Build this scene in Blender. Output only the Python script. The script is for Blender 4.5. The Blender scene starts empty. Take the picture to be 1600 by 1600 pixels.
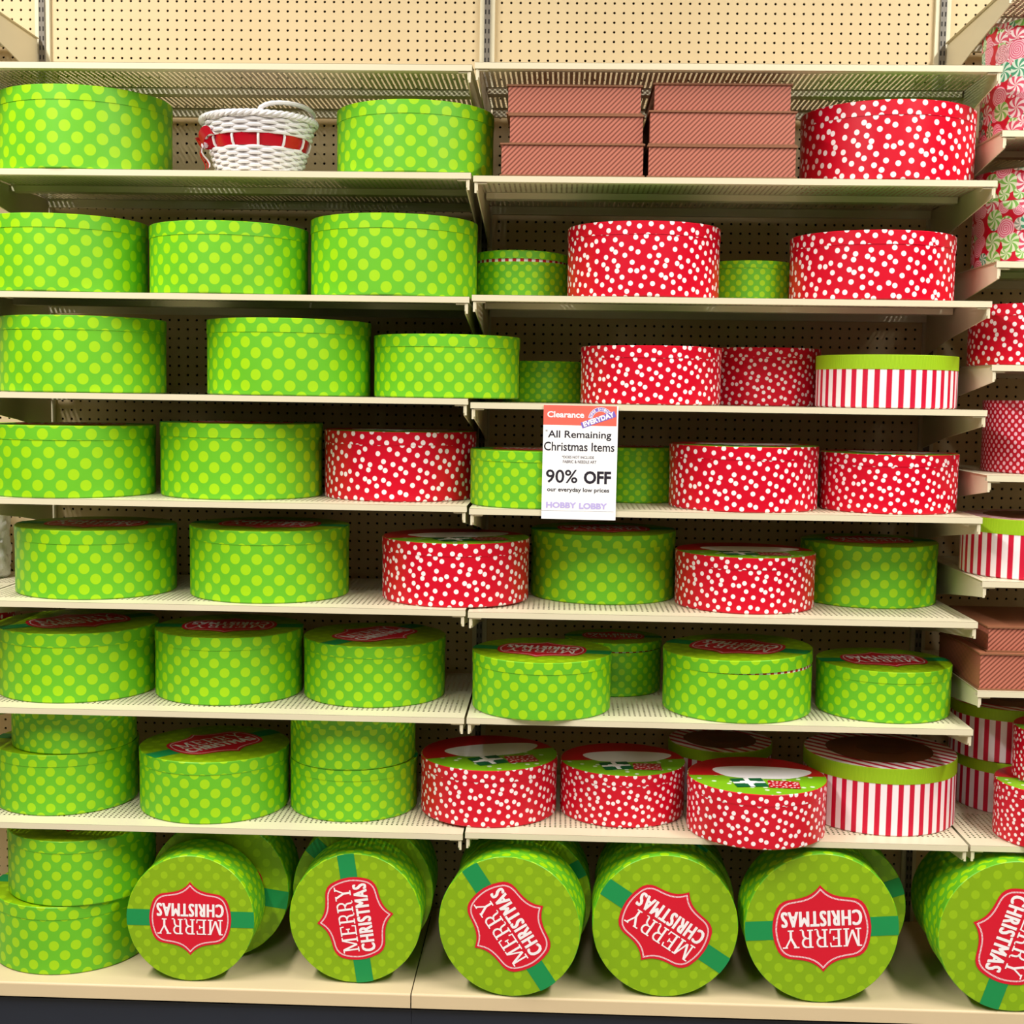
import bpy, math, random
import numpy as np
from mathutils import Matrix, Vector
random.seed(7)
rng = np.random.default_rng(7)
PI = math.pi
scene = bpy.context.scene
COL = scene.collection
ZO = 0.40                      # floor is z = 0; shelf heights below are measured from 0.40 m above it
W = 1.2192                     # one bay of shelving is 48 inches wide
BACK = 0.5515                  # pegboard plane behind the shelf fronts (y = 0)

# ------------------------------------------------------------------ camera
CX, CD, CZ = 0.2196, 3.2417, 1.2136
PIT, YAW, ROL, FPX = -0.0850, -0.03518, 0.01505, 2131.2
Fw = Vector((math.sin(YAW)*math.cos(PIT), math.cos(YAW)*math.cos(PIT), math.sin(PIT)))
Rt = Vector((math.cos(YAW), -math.sin(YAW), 0))
Up = Rt.cross(Fw)
r_ = math.cos(ROL)*Rt + math.sin(ROL)*Up
u_ = -math.sin(ROL)*Rt + math.cos(ROL)*Up
cam = bpy.data.cameras.new('camera')
cam.sensor_width = 36; cam.sensor_fit = 'HORIZONTAL'; cam.lens = 36*FPX/1600
cam.clip_start = 0.05
co = bpy.data.objects.new('camera', cam); COL.objects.link(co)
M = Matrix((r_, u_, -Fw)).transposed().to_4x4()
M.translation = (CX, -CD, CZ+ZO)
co.matrix_world = M
scene.camera = co

# ------------------------------------------------------------------ world, lights, exposure
wd = bpy.data.worlds.new('store'); scene.world = wd; wd.use_nodes = True
bg = wd.node_tree.nodes['Background']
bg.inputs[0].default_value = (1.0, 0.95, 0.86, 1); bg.inputs[1].default_value = 0.025
def strip(name, loc, sx, sy, power):
    l = bpy.data.lights.new(name, 'AREA'); l.shape = 'RECTANGLE'; l.size = sx; l.size_y = sy
    l.energy = power; l.color = (1.0, 0.965, 0.90)
    o = bpy.data.objects.new(name, l); COL.objects.link(o); o.location = loc
    return o
strip('ceiling_strip_light', (-1.95, -2.3, 4.1), 0.30, 3.4, 182)
strip('ceiling_strip_light', (2.35, -2.3, 4.1), 0.30, 3.4, 182)
strip('ceiling_strip_light', (0.2, -5.0, 4.1), 0.30, 3.4, 48)
vs = scene.view_settings
vs.view_transform = 'Standard'; vs.look = 'None'; vs.gamma = 1; vs.use_curve_mapping = False
vs.exposure = 0.5

# ------------------------------------------------------------------ materials
def lin(c):
    f = lambda v: v/12.92 if v <= 0.04045 else ((v+0.055)/1.055)**2.4
    return tuple(f(v/255) for v in c) + (1,)
class NT:
    def __init__(s, name, rough=0.5, spec=0.4):
        s.m = bpy.data.materials.new(name); s.m.use_nodes = True
        s.t = s.m.node_tree; s.b = s.t.nodes['Principled BSDF']
        s.b.inputs['Roughness'].default_value = rough
        s.b.inputs['Specular IOR Level'].default_value = spec
    def node(s, k): return s.t.nodes.new(k)
    def link(s, a, b): s.t.links.new(a, b)
    def math(s, op, a, b=None, c=None):
        n = s.node('ShaderNodeMath'); n.operation = op
        for i, v in enumerate((a, b, c)):
            if v is None: continue
            if isinstance(v, (int, float)): n.inputs[i].default_value = v
            else: s.link(v, n.inputs[i])
        return n.outputs[0]
    def uv(s):
        n = s.node('ShaderNodeUVMap'); x = s.node('ShaderNodeSeparateXYZ')
        s.link(n.outputs[0], x.inputs[0]); return n.outputs[0], x.outputs[0], x.outputs[1]
    def mix(s, fac, a, b):
        n = s.node('ShaderNodeMix'); n.data_type = 'RGBA'
        for sock, v in ((n.inputs[0], fac), (n.inputs[6], a), (n.inputs[7], b)):
            if isinstance(v, (int, float)): sock.default_value = v
            elif isinstance(v, tuple): sock.default_value = v
            else: s.link(v, sock)
        return n.outputs[2]
    def step(s, v, lo, hi):
        n = s.node('ShaderNodeMapRange'); n.inputs[1].default_value = lo; n.inputs[2].default_value = hi
        s.link(v, n.inputs[0]); return n.outputs[0]
    def noise(s, scale, detail=2, coord='Object'):
        n = s.node('ShaderNodeTexNoise'); n.inputs['Scale'].default_value = scale; n.inputs['Detail'].default_value = detail
        t = s.node('ShaderNodeTexCoord'); s.link(t.outputs[coord], n.inputs['Vector']); return n.outputs[0]
    def color(s, v):
        if isinstance(v, tuple): s.b.inputs['Base Color'].default_value = v
        else: s.link(v, s.b.inputs['Base Color'])
    def bump(s, h, strength=0.2, dist=0.002):
        n = s.node('ShaderNodeBump'); n.inputs['Strength'].default_value = strength; n.inputs['Distance'].default_value = dist
        s.link(h, n.inputs['Height']); s.link(n.outputs[0], s.b.inputs['Normal'])
def plain(name, c, rough=0.5, var=0.06, scale=14, bump=0.0):
    n = NT(name, rough); c = lin(c)
    d = tuple(v*(1-var*2) for v in c[:3]) + (1,)
    nz = n.noise(scale, 3); n.color(n.mix(nz, d, c))
    if bump: n.bump(n.noise(scale*12, 2), bump)
    return n.m
def lattice(n, u, v, ky):
    def one(off):
        a = n.math('SUBTRACT', n.math('FRACT', n.math('ADD', u, off)), 0.5)
        b = n.math('MULTIPLY', n.math('SUBTRACT', n.math('FRACT', n.math('ADD', v, off)), 0.5), ky)
        return n.math('SQRT', n.math('ADD', n.math('MULTIPLY', a, a), n.math('MULTIPLY', b, b)))
    return n.math('MINIMUM', one(100.0), one(100.5))
def dots_mat(name, base, dot, r=0.235, ky=0.93, rough=0.45):
    n = NT(name, rough); _, u, v = n.uv()
    d = lattice(n, u, v, ky); f = n.step(d, r+0.012, r-0.012)
    nz = n.noise(9, 2); b = lin(base)
    n.color(n.mix(f, n.mix(nz, tuple(x*0.86 for x in b[:3])+(1,), b), lin(dot)))
    return n.m
def scatter_mat(name, base, dot, r=0.262, rnd=0.56, rough=0.35):
    n = NT(name, rough); uv, _, _ = n.uv()
    vo = n.node('ShaderNodeTexVoronoi'); vo.voronoi_dimensions = '2D'; vo.inputs['Scale'].default_value = 1
    vo.inputs['Randomness'].default_value = rnd
    mp = n.node('ShaderNodeMapping'); mp.inputs['Rotation'].default_value = (0, 0, 0.5); n.link(uv, mp.inputs[0]); n.link(mp.outputs[0], vo.inputs['Vector'])
    n.color(n.mix(n.step(vo.outputs['Distance'], r+0.02, r-0.02), lin(base), lin(dot)))
    return n.m
def stripe_mat(name, a, b, duty, ku=1.0, kv=0.0, rough=0.45, soft=0.03):
    n = NT(name, rough); _, u, v = n.uv()
    t = n.math('FRACT', n.math('ADD', n.math('ADD', n.math('MULTIPLY', u, ku), n.math('MULTIPLY', v, kv)), 100.0))
    d = n.math('ABSOLUTE', n.math('SUBTRACT', t, 0.5))
    n.color(n.mix(n.step(d, duty/2+soft, duty/2-soft), lin(a), lin(b)))
    return n.m
def candy_mat(name):
    n = NT(name, 0.4); uv, _, _ = n.uv()
    def layer(scale, off, rmax):
        mp = n.node('ShaderNodeMapping'); mp.inputs['Scale'].default_value = (scale, scale, 1); mp.inputs['Location'].default_value = (off, off*0.7, 0)
        n.link(uv, mp.inputs[0])
        vo = n.node('ShaderNodeTexVoronoi'); vo.voronoi_dimensions = '2D'; vo.inputs['Scale'].default_value = 1; vo.inputs['Randomness'].default_value = 0.55
        n.link(mp.outputs[0], vo.inputs['Vector'])
        sb = n.node('ShaderNodeVectorMath'); sb.operation = 'SUBTRACT'; n.link(mp.outputs[0], sb.inputs[0]); n.link(vo.outputs['Position'], sb.inputs[1])
        x = n.node('ShaderNodeSeparateXYZ'); n.link(sb.outputs[0], x.inputs[0])
        ang = n.math('ARCTAN2', x.outputs[1], x.outputs[0]); r = vo.outputs['Distance']
        pin = n.step(n.math('SINE', n.math('ADD', n.math('MULTIPLY', ang, 7.0), n.math('MULTIPLY', r, 9.0))), -0.25, 0.25)
        spi = n.step(n.math('SINE', n.math('ADD', n.math('MULTIPLY', r, 62.0), ang)), -0.3, 0.3)
        cs = n.node('ShaderNodeSeparateColor'); n.link(vo.outputs['Color'], cs.inputs[0])
        k1 = n.step(cs.outputs[0], 0.60, 0.61); k2 = n.step(cs.outputs[1], 0.5, 0.51)
        green = n.mix(k2, n.mix(pin, lin((70, 160, 120)), lin((225, 240, 225))), n.mix(pin, lin((130, 195, 90)), lin((228, 240, 205))))
        pink = n.mix(k2, n.mix(spi, lin((225, 95, 130)), lin((248, 190, 205))), n.mix(pin, lin((222, 80, 110)), lin((250, 232, 236))))
        return n.mix(k1, pink, green), n.step(r, rmax+0.01, rmax-0.01)
    c1, f1 = layer(1.0, 0.0, 0.47); c2, f2 = layer(1.3, 3.3, 0.41)
    n.color(n.mix(f1, n.mix(f2, lin((205, 10, 45)), c2), c1))
    return n.m
GREEN = dots_mat('green_dot_paper', (106, 192, 34), (160, 212, 6))
LIME_TOP = dots_mat('lime_lid_paper', (134, 176, 0), (148, 188, 4), 0.2)
RED = scatter_mat('red_white_dot_paper', (206, 0, 36), (250, 238, 240))
RED_GRID = dots_mat('red_grid_dot_paper', (196, 8, 40), (240, 190, 205), 0.22)
CANDY = candy_mat('candy_swirl_paper')
STRIPE = stripe_mat('red_white_stripe_paper', (252, 238, 243), (204, 8, 52), 0.46)
STRIPE_TOP = stripe_mat('diagonal_stripe_lid_paper', (250, 238, 240), (200, 20, 58), 0.45, 0.7, 0.7)
COLLAR = stripe_mat('candy_stripe_collar', (250, 245, 245), (200, 14, 40), 0.5)
BROWN = stripe_mat('brown_diagonal_stripe_paper', (190, 114, 94), (120, 62, 46), 0.42, 1.0, -1.0, soft=0.1)
BROWN_EDGE = plain('brown_board', (140, 92, 62), 0.55)
BROWN_TOP = plain('brown_lid_paper', (164, 104, 76), 0.4)
def ribbed():
    n = NT('lime_grosgrain', 0.5); _, u, v = n.uv()
    s = n.step(n.math('SINE', n.math('MULTIPLY', u, 60.0)), -1, 1)
    n.color(n.mix(s, lin((140, 186, 10)), lin((166, 204, 26)))); n.bump(s, 0.4, 0.001); return n.m
LIME_BAND = ribbed()
RIBBON = plain('green_ribbon_print', (8, 142, 74), 0.5, 0.02)
PLAQUE = plain('red_plaque_print', (214, 4, 42), 0.45, 0.02)
WHITE = plain('white_print', (250, 244, 248), 0.5, 0.01)
PINKWHITE = plain('pale_pink_print', (250, 226, 234), 0.5, 0.01)
LIME_SNOW = scatter_mat('lime_snow_print', (128, 188, 24), (226, 240, 214), 0.12, 0.9)
SANTA_RED = plain('red_print', (196, 14, 24), 0.45, 0.03)
GIFT_GREEN = plain('dark_green_print', (14, 96, 52), 0.45, 0.05)
GIFT_RED = scatter_mat('red_speckled_print', (190, 10, 34), (244, 220, 224), 0.25)
GINGER = plain('ginger_brown_print', (128, 70, 34), 0.45, 0.25, 30)
GINGER_D = plain('dark_brown_print', (104, 54, 28), 0.45, 0.1)
CREAM = plain('cream_painted_steel', (222, 212, 182), 0.42, 0.03, 5)
CREAM_DECK = plain('cream_base_deck', (222, 200, 162), 0.45, 0.05, 4)
def peg():
    n = NT('cream_hardboard', 0.6); n.color(n.mix(n.noise(3, 4), lin((206, 182, 140)), lin((218, 196, 154)))); n.bump(n.noise(90, 2), 0.08, 0.001); return n.m
PEG = peg()
STEEL = plain('grey_steel', (120, 112, 100), 0.4, 0.1, 20)
SLOT = plain('black_slot', (20, 18, 16), 0.8)
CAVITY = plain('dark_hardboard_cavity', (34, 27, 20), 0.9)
KICK = plain('navy_kick_plate', (32, 38, 52), 0.5, 0.1, 6, 0.05)
FLOORM = plain('pale_vinyl_floor', (168, 158, 142), 0.35, 0.06, 2)
WICKER = plain('white_painted_wicker', (238, 234, 236), 0.55, 0.06, 40, 0.3)
RIB_RED = plain('red_satin_ribbon', (190, 8, 34), 0.25, 0.1, 30)
RIB_PALE = plain('pale_satin_ribbon', (236, 226, 238), 0.25, 0.05, 30)
PAPER = plain('white_sign_paper', (252, 251, 252), 0.6, 0.005)
SALMON = plain('salmon_header_print', (246, 104, 88), 0.6, 0.02)
INK = plain('dark_ink', (30, 22, 38), 0.6, 0.02)
GREYINK = plain('grey_ink', (96, 88, 100), 0.6, 0.02)
LAVENDER = plain('lavender_ink', (190, 178, 234), 0.6, 0.01)
PURPLE = plain('purple_ink', (128, 104, 200), 0.6, 0.02)
FLEECE = plain('white_fleece', (232, 228, 226), 0.9, 0.06, 30, 0.6)

# ------------------------------------------------------------------ mesh helpers
class MB:
    def __init__(s): s.v = []; s.f = []; s.uv = []; s.mi = []
    def face(s, idx, uv=None, mi=0): s.f.append(tuple(idx)); s.uv.append(uv); s.mi.append(mi)
    def box(s, x0, x1, y0, y1, z0, z1, mi=0, uvs=None):
        b = len(s.v)
        s.v += [(x, y, z) for z in (z0, z1) for y in (y0, y1) for x in (x0, x1)]
        for q in ((0, 2, 3, 1), (4, 5, 7, 6), (0, 1, 5, 4), (2, 6, 7, 3), (0, 4, 6, 2), (1, 3, 7, 5)):
            uv = None
            if uvs:
                p = [s.v[b+i] for i in q]
                ax = 0 if q in ((0, 4, 6, 2), (1, 3, 7, 5)) else 1 if q in ((0, 1, 5, 4), (2, 6, 7, 3)) else 2
                uv = [((a[1], a[2]) if ax == 0 else (a[0], a[2]) if ax == 1 else (a[0], a[1])) for a in p]
                uv = [(a/uvs, c/uvs) for a, c in uv]
            s.face([b+i for i in q], uv, mi)
    def prism(s, pts, z0, z1, mi=0, both=True):
        """closed outline in xy (star shaped about its mean) given thickness in z"""
        n = len(pts); b = len(s.v); cx = sum(p[0] for p in pts)/n; cy = sum(p[1] for p in pts)/n
        s.v += [(p[0], p[1], z0) for p in pts] + [(p[0], p[1], z1) for p in pts] + [(cx, cy, z0), (cx, cy, z1)]
        for i in range(n):
            j = (i+1) % n
            s.face((b+i, b+j, b+n+j, b+n+i), None, mi)
            s.face((b+2*n+1, b+n+i, b+n+j), None, mi)
            s.face((b+2*n, b+j, b+i), None, mi)
    def lathe(s, prof, n=72, uvf=None, mis=None, a0=0.0):
        """prof: list of (radius, z); mis[i] material of the band between prof i and i+1; uvf(i, theta, r, z)"""
        b = len(s.v); m = len(prof)
        for k in range(n):
            t = a0+2*PI*k/n
            for r, z in prof: s.v.append((r*math.cos(t), r*math.sin(t), z))
        for k in range(n):
            k2 = (k+1) % n; t0 = a0+2*PI*k/n; t1 = a0+2*PI*(k+1)/n
            for i in range(m-1):
                q = (b+k*m+i, b+k2*m+i, b+k2*m+i+1, b+k*m+i+1)
                uv = None
                if uvf: uv = [uvf(i, t0, *prof[i]), uvf(i, t1, *prof[i]), uvf(i, t1, *prof[i+1]), uvf(i, t0, *prof[i+1])]
                if prof[i][0] == 0: q = (q[0], q[2], q[3]); uv = uv and [uv[0], uv[2], uv[3]]
                elif prof[i+1][0] == 0: q = q[:3]; uv = uv and uv[:3]
                s.face(q, uv, mis[i] if mis else 0)
    def tube(s, pts, r, n=6, closed=False, mi=0):
        P = [Vector(p) for p in pts]; b = len(s.v); L = len(P)
        rr = r if isinstance(r, (list, tuple)) else [r]*L
        nrm = None
        for i in range(L):
            a = P[(i-1) % L] if (closed or i > 0) else P[i]; c = P[(i+1) % L] if (closed or i < L-1) else P[i]
            t = (c-a).normalized()
            if nrm is None: nrm = t.orthogonal().normalized()
            nrm = (nrm - t*nrm.dot(t)).normalized(); bi = t.cross(nrm)
            for k in range(n):
                a_ = 2*PI*k/n; s.v.append(tuple(P[i]+rr[i]*(math.cos(a_)*nrm+math.sin(a_)*bi)))
        for i in range(L if closed else L-1):
            j = (i+1) % L
            for k in range(n):
                s.face((b+i*n+k, b+i*n+(k+1) % n, b+j*n+(k+1) % n, b+j*n+k), None, mi)
        if not closed:
            s.face([b+k for k in range(n)][::-1], None, mi); s.face([b+(L-1)*n+k for k in range(n)], None, mi)
    def mesh(s, name, mats, smooth=False):
        me = bpy.data.meshes.new(name); me.from_pydata(s.v, [], s.f)
        for m in (mats if isinstance(mats, (list, tuple)) else [mats]): me.materials.append(m)
        if any(u is not None for u in s.uv):
            l = me.uv_layers.new(name='UVMap'); d = []
            for f, u in zip(s.f, s.uv):
                for q in (u if u is not None else [(0, 0)]*len(f)): d += list(q)
            l.data.foreach_set('uv', d)
        me.polygons.foreach_set('material_index', s.mi)
        if smooth:
            me.polygons.foreach_set('use_smooth', [True]*len(s.f))
            try: me.set_sharp_from_angle(angle=0.7)
            except Exception: pass
        me.update(); return me
def link(name, data, parent=None, loc=(0, 0, 0), rot=(0, 0, 0), scale=(1, 1, 1)):
    o = bpy.data.objects.new(name, data); COL.objects.link(o); o.parent = parent
    o.location = loc; o.rotation_euler = rot; o.scale = scale; return o
def tag(o, label, cat, group=None):
    o['label'] = label; o['category'] = cat
    if group: o['group'] = group
    return o
def structure(o, label=None):
    o['kind'] = 'structure'
    if label: o['label'] = label
    return o
def grid_mesh(name, mat, cells, hole_poly, thick=0.0, smooth=False):
    """cells: list of (x0,x1,y0,y1,hole?) in the xy plane; holes are real openings with walls"""
    mb = MB()
    for x0, x1, y0, y1, h in cells:
        b = len(mb.v)
        if not h:
            mb.v += [(x0, y0, 0), (x1, y0, 0), (x1, y1, 0), (x0, y1, 0)]; mb.face((b, b+1, b+2, b+3)); continue
        cx, cy = (x0+x1)/2, (y0+y1)/2; n = len(hole_poly)
        out = []
        for hx, hy in hole_poly:       # outer ring on the cell border
            k = max(abs(hx)/((x1-x0)/2), abs(hy)/((y1-y0)/2)); out.append((cx+hx/k, cy+hy/k, 0))
        mb.v += out + [(cx+hx, cy+hy, 0) for hx, hy in hole_poly]
        if thick: mb.v += [(cx+hx, cy+hy, -thick) for hx, hy in hole_poly]
        for i in range(n):
            j = (i+1) % n
            mb.face((b+i, b+j, b+n+j, b+n+i))
            if thick: mb.face((b+n+i, b+n+j, b+2*n+j, b+2*n+i))
    return mb.mesh(name, mat)

# ------------------------------------------------------------------ the setting
ZB = -0.247
me = MB(); me.box(-6, 6, -9, BACK+0.06, -0.05, 0); structure(link('floor', me.mesh('floor', FLOORM)), 'pale vinyl store floor in front of the shelving')
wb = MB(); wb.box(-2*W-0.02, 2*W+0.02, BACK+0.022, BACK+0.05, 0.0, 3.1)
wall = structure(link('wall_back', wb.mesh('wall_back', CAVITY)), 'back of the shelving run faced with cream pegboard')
IN = 0.0254
octo = [(0.0036*math.cos(PI/4*k), 0.0036*math.sin(PI/4*k)) for k in range(8)]
rows0 = 2.121+ZO
cells = []
zlo = rows0-IN/2-IN*math.floor((rows0-IN/2-0.12)/IN); nrow = int((2.95-zlo)/IN)
for j in range(nrow):
    z0 = zlo+j*IN
    for i in range(46): cells.append((IN+i*IN, 2*IN+i*IN, z0, z0+IN, True))
    cells.append((0.004, IN, z0, z0+IN, False)); cells.append((47*IN, 48*IN-0.004, z0, z0+IN, False))
peg_me = grid_mesh('pegboard_panel', PEG, cells, octo, 0.005)
for k in range(-2, 2):
    o = link('pegboard_panel', peg_me, wall, (k*W, BACK, 0), (PI/2, 0, 0))
up = MB(); up.box(-0.008, 0.008, BACK-0.018, BACK+0.02, 0.05, 3.0, 0)
for s in (-1, 1):
    up.box(*sorted((s*0.008, s*0.020)), BACK-0.012, BACK+0.02, 0.05, 3.0, 1)
    z = 0.2
    while z < 3.0:
        up.box(s*0.0045-0.0014, s*0.0045+0.0014, BACK-0.0186, BACK-0.017, z, z+0.012, 2); z += IN
up_me = up.mesh('upright_post', [STEEL, CREAM, SLOT])
for k in range(-2, 3): link('upright_post', up_me, wall, (k*W, 0, 0))

# base decks and kick plate
EB = 0.03
kp = MB()
for x0, x1 in ((-2*W, -0.1235), (-0.1225, 2*W)): kp.box(x0, x1, -0.018, 0.0, 0.0, ZB+ZO-0.036)
structure(link('baseboard_back', kp.mesh('kick_plate', KICK)), 'dark navy kick plate below the cream base deck')
def base_deck(x0, x1, label):
    t = link('base_deck', None, None, ((x0+x1)/2, 0, ZB+ZO-0.039)); h = (x1-x0)/2
    mb = MB(); mb.box(-h, h, -EB+0.006, BACK-0.02, 0.034, 0.039); mb.tube([(-h, -EB+0.006, 0.033), (h, -EB+0.006, 0.033)], 0.006, 10)
    link('deck_panel', mb.mesh('deck_panel', CREAM_DECK, True), t)
    mb = MB(); mb.box(-h, h, -EB, -EB+0.004, 0.0, 0.034); mb.box(-h, h, -EB, 0.02, 0, 0.003)
    link('front_lip', mb.mesh('front_lip', CREAM_DECK), t)
    return tag(t, label, 'shelf', 'cream base decks')
base_deck(-2*W+0.01, -0.1245, 'cream base deck under the standing stack of green hat boxes')
base_deck(-0.1215, 2*W-0.01, 'cream base deck under most of the green boxes lying on their sides')

# ------------------------------------------------------------------ gondola shelves
PX = 0.0127
H2 = W/2-0.003
cells = []
ncol = 94; xs0 = -ncol*PX/2
bands = [(0.0, 0.056, False), (0.056, 0.056+16*PX, True), (0.056+16*PX, 0.30, False), (0.30, 0.30+16*PX, True), (0.30+16*PX, 0.530, False)]
for y0, y1, h in bands:
    if not h: cells.append((-H2, H2, y0, y1, False)); continue
    cells.append((-H2, xs0, y0, y1, False)); cells.append((-xs0, H2, y0, y1, False))
    for j in range(16):
        for i in range(ncol): cells.append((xs0+i*PX, xs0+i*PX+PX, y0+j*PX, y0+j*PX+PX, True))
def corner_hole_grid():
    mb = MB()
    for x0, x1, y0, y1, h in cells:
        b = len(mb.v)
        o = [(x0, y0, 0), (x1, y0, 0), (x1, y1, 0), (x0, y1, 0)]
        if not h: mb.v += o; mb.face((b, b+1, b+2, b+3)); continue
        cx, cy = (x0+x1)/2, (y0+y1)/2
        mb.v += o + [(cx+sx*0.0024, cy+sy*0.0031, 0) for sx, sy in ((-1, -1), (1, -1), (1, 1), (-1, 1))]
        for i in range(4): j = (i+1) % 4; mb.face((b+i, b+j, b+4+j, b+4+i))
    return mb.mesh('perforated_deck', CREAM)
deck_me = corner_hole_grid()
mb = MB(); mb.box(-H2, H2, 0.0, 0.003, -0.0145, -0.0006); mb.box(-H2, H2, 0.003, 0.016, -0.0145, -0.013)
mb.box(-H2, H2, 0.016, 0.018, -0.0145, -0.006); mb.box(-H2+0.02, H2-0.02, 0.040, 0.050, -0.010, -0.0008)
lip_me = mb.mesh('front_lip', CREAM)
mb = MB(); mb.box(-H2+0.016, H2-0.016, 0.262, 0.298, -0.016, -0.0008); rail_me = mb.mesh('support_rail', CREAM)
mb = MB(); mb.box(-H2+0.016, H2-0.016, 0.512, 0.530, -0.022, -0.0008); brail_me = mb.mesh('rear_rail', CREAM)
def bracket(sgn):
    mb = MB(); prof = [(0.004, -0.0148), (0.004, -0.034), (0.012, -0.040), (0.30, -0.074), (0.531, -0.110), (0.531, -0.001), (0.02, -0.001), (0.02, -0.0148)]
    x0 = sgn*(W/2-0.011); t = 0.0028
    b = len(mb.v); n = len(prof)
    mb.v += [(x0, y, z) for y, z in prof] + [(x0-sgn*t, y, z) for y, z in prof]
    # plate faces as a fan-free strip: lower edge against upper edge
    quads = ((0, 1, 2, 7), (7, 2, 3, 6), (6, 3, 4, 5))
    for q in quads: mb.face([b+i for i in q]); mb.face([b+n+i for i in q][::-1])
    for i in range(n): j = (i+1) % n; mb.face((b+i, b+n+i, b+n+j, b+j))
    mb.box(*sorted((x0, x0-sgn*0.024)), 0.005, 0.016, -0.0185, -0.0155)          # turned-in tab under the nose
    mb.box(*sorted((x0, x0+sgn*0.005)), 0.003, 0.008, -0.040, -0.016)
    return mb.mesh('bracket', CREAM)
br_me = [bracket(-1), bracket(1)]
def shelf(bay, z, label):
    t = link('gondola_shelf', None, None, ((bay+0.5)*W, 0, z+ZO))
    link('deck', deck_me, t); link('front_lip', lip_me, t); link('support_rail', rail_me, t); link('rear_rail', brail_me, t)
    for m in br_me: link('bracket', m, t)
    return tag(t, label, 'shelf', 'cream perforated gondola shelves')
ZR = [1.9852, 1.7262, 1.4499, 1.1970, 0.9440, 0.6945, 0.4351, 0.1511]
ZL = [1.9795, 1.7328, 1.4451, 1.2054, 0.9494, 0.6981, 0.4345, 0.1460]
Z3 = [2.165, 1.840, 1.542, 1.303, 1.044, 0.793, 0.529, 0.152]
for z, l in zip(ZL, ['empty cream perforated shelf above the white wicker basket',
                     'cream perforated shelf holding the white wicker basket',
                     'cream perforated shelf holding only three large green hat boxes side by side',
                     'cream perforated shelf with a wide pegboard gap between its first two green hat boxes',
                     'cream perforated shelf holding two green hat boxes and a red one that overhangs its end',
                     'cream perforated shelf with two dark-topped green hat boxes and a red one',
                     'cream perforated shelf holding three green hat boxes with red plaques on their lids',
                     'cream perforated shelf holding two stacked pairs of green hat boxes']): shelf(-1, z, l)
for z, l in zip(ZR, ['empty cream perforated shelf above the brown striped boxes',
                     'cream perforated shelf holding two stacks of brown striped boxes',
                     'cream perforated shelf with two red hat boxes and two small green ones set back',
                     'cream perforated shelf that the clearance sign hangs from',
                     'cream perforated shelf behind the lower end of the clearance sign',
                     'cream perforated shelf with one red hat box between two shaded green ones',
                     'cream perforated shelf holding only green hat boxes, one of them with its lid ajar',
                     'cream perforated shelf holding three red picture-lid boxes and striped boxes']): shelf(0, z, l)
for z, l in zip(Z3, ['cream perforated shelf above the upper candy swirl box',
                     'cream perforated shelf under the upper candy swirl box',
                     'cream perforated shelf under the lower candy swirl box',
                     'cream perforated shelf under a single red polka dot box beside the candy boxes bay',
                     'cream perforated shelf under the tall red box with small even dots',
                     'cream perforated shelf under the striped box below the tall red box',
                     'cream perforated shelf under two brown striped boxes lying flat',
                     'cream perforated shelf under stacked red and stacked striped boxes']): shelf(1, z, l)
shelf(-2, 2.165, 'empty cream perforated shelf at the top of the bay with the fleece roll')
shelf(-2, 0.4345, 'cream perforated shelf below the one with the white fleece roll')
shelf(-2, 0.6981, 'cream perforated shelf under the white fleece roll')

# ------------------------------------------------------------------ printed lid meshes (unit radius)
def text_mesh(body, w, h, mat, name, bold=0.0, z=0.0, thick=0.0, spacing=1.0):
    """flat lettering centred on the origin and fitted to w x h"""
    cu = bpy.data.curves.new('t', 'FONT'); cu.body = body; cu.size = 1; cu.offset = bold; cu.resolution_u = 3; cu.space_character = spacing
    ob = bpy.data.objects.new('t', cu); COL.objects.link(ob)
    dg = bpy.context.evaluated_depsgraph_get(); m = bpy.data.meshes.new_from_object(ob.evaluated_get(dg))
    bpy.data.objects.remove(ob); bpy.data.curves.remove(cu)
    n = len(m.vertices); a = np.empty(n*3); m.vertices.foreach_get('co', a); a = a.reshape(-1, 3)
    lo, hi = a.min(0), a.max(0); c = (lo+hi)/2
    a[:, 0] = (a[:, 0]-c[0])*w/(hi[0]-lo[0]); a[:, 1] = (a[:, 1]-c[1])*h/(hi[1]-lo[1]); a[:, 2] = z
    m.vertices.foreach_set('co', a.ravel()); m.name = name
    m.materials.clear(); m.materials.append(mat); m.update(); return m
def shift(m, dx, dy, dz=0, rot=0.0):
    m.transform(Matrix.Translation((dx, dy, dz)) @ Matrix.Rotation(rot, 4, 'Z')); return m
def join(meshes, name, mats):
    import bmesh
    bm = bmesh.new()
    for m in meshes: bm.from_mesh(m)
    out = bpy.data.meshes.new(name); bm.to_mesh(out); bm.free()
    for m in mats: out.materials.append(m)
    return out
def quadrant_outline():
    q = [(0, 0.585), (0.03, 0.548), (0.07, 0.508), (0.12, 0.472), (0.18, 0.443), (0.25, 0.422), (0.33, 0.408), (0.42, 0.397), (0.48, 0.380),
         (0.535, 0.345), (0.575, 0.295), (0.60, 0.235), (0.622, 0.16), (0.636, 0.08), (0.642, 0.0)]
    pts = q + [(x, -y) for x, y in q[-2::-1]]
    pts += [(-x, y) for x, y in pts[-2:0:-1]]
    return pts
OUT = quadrant_outline()
mb = MB(); mb.prism(OUT, 0.0010, 0.0014); PLAQUE_ME = mb.mesh('plaque', PLAQUE)
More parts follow.
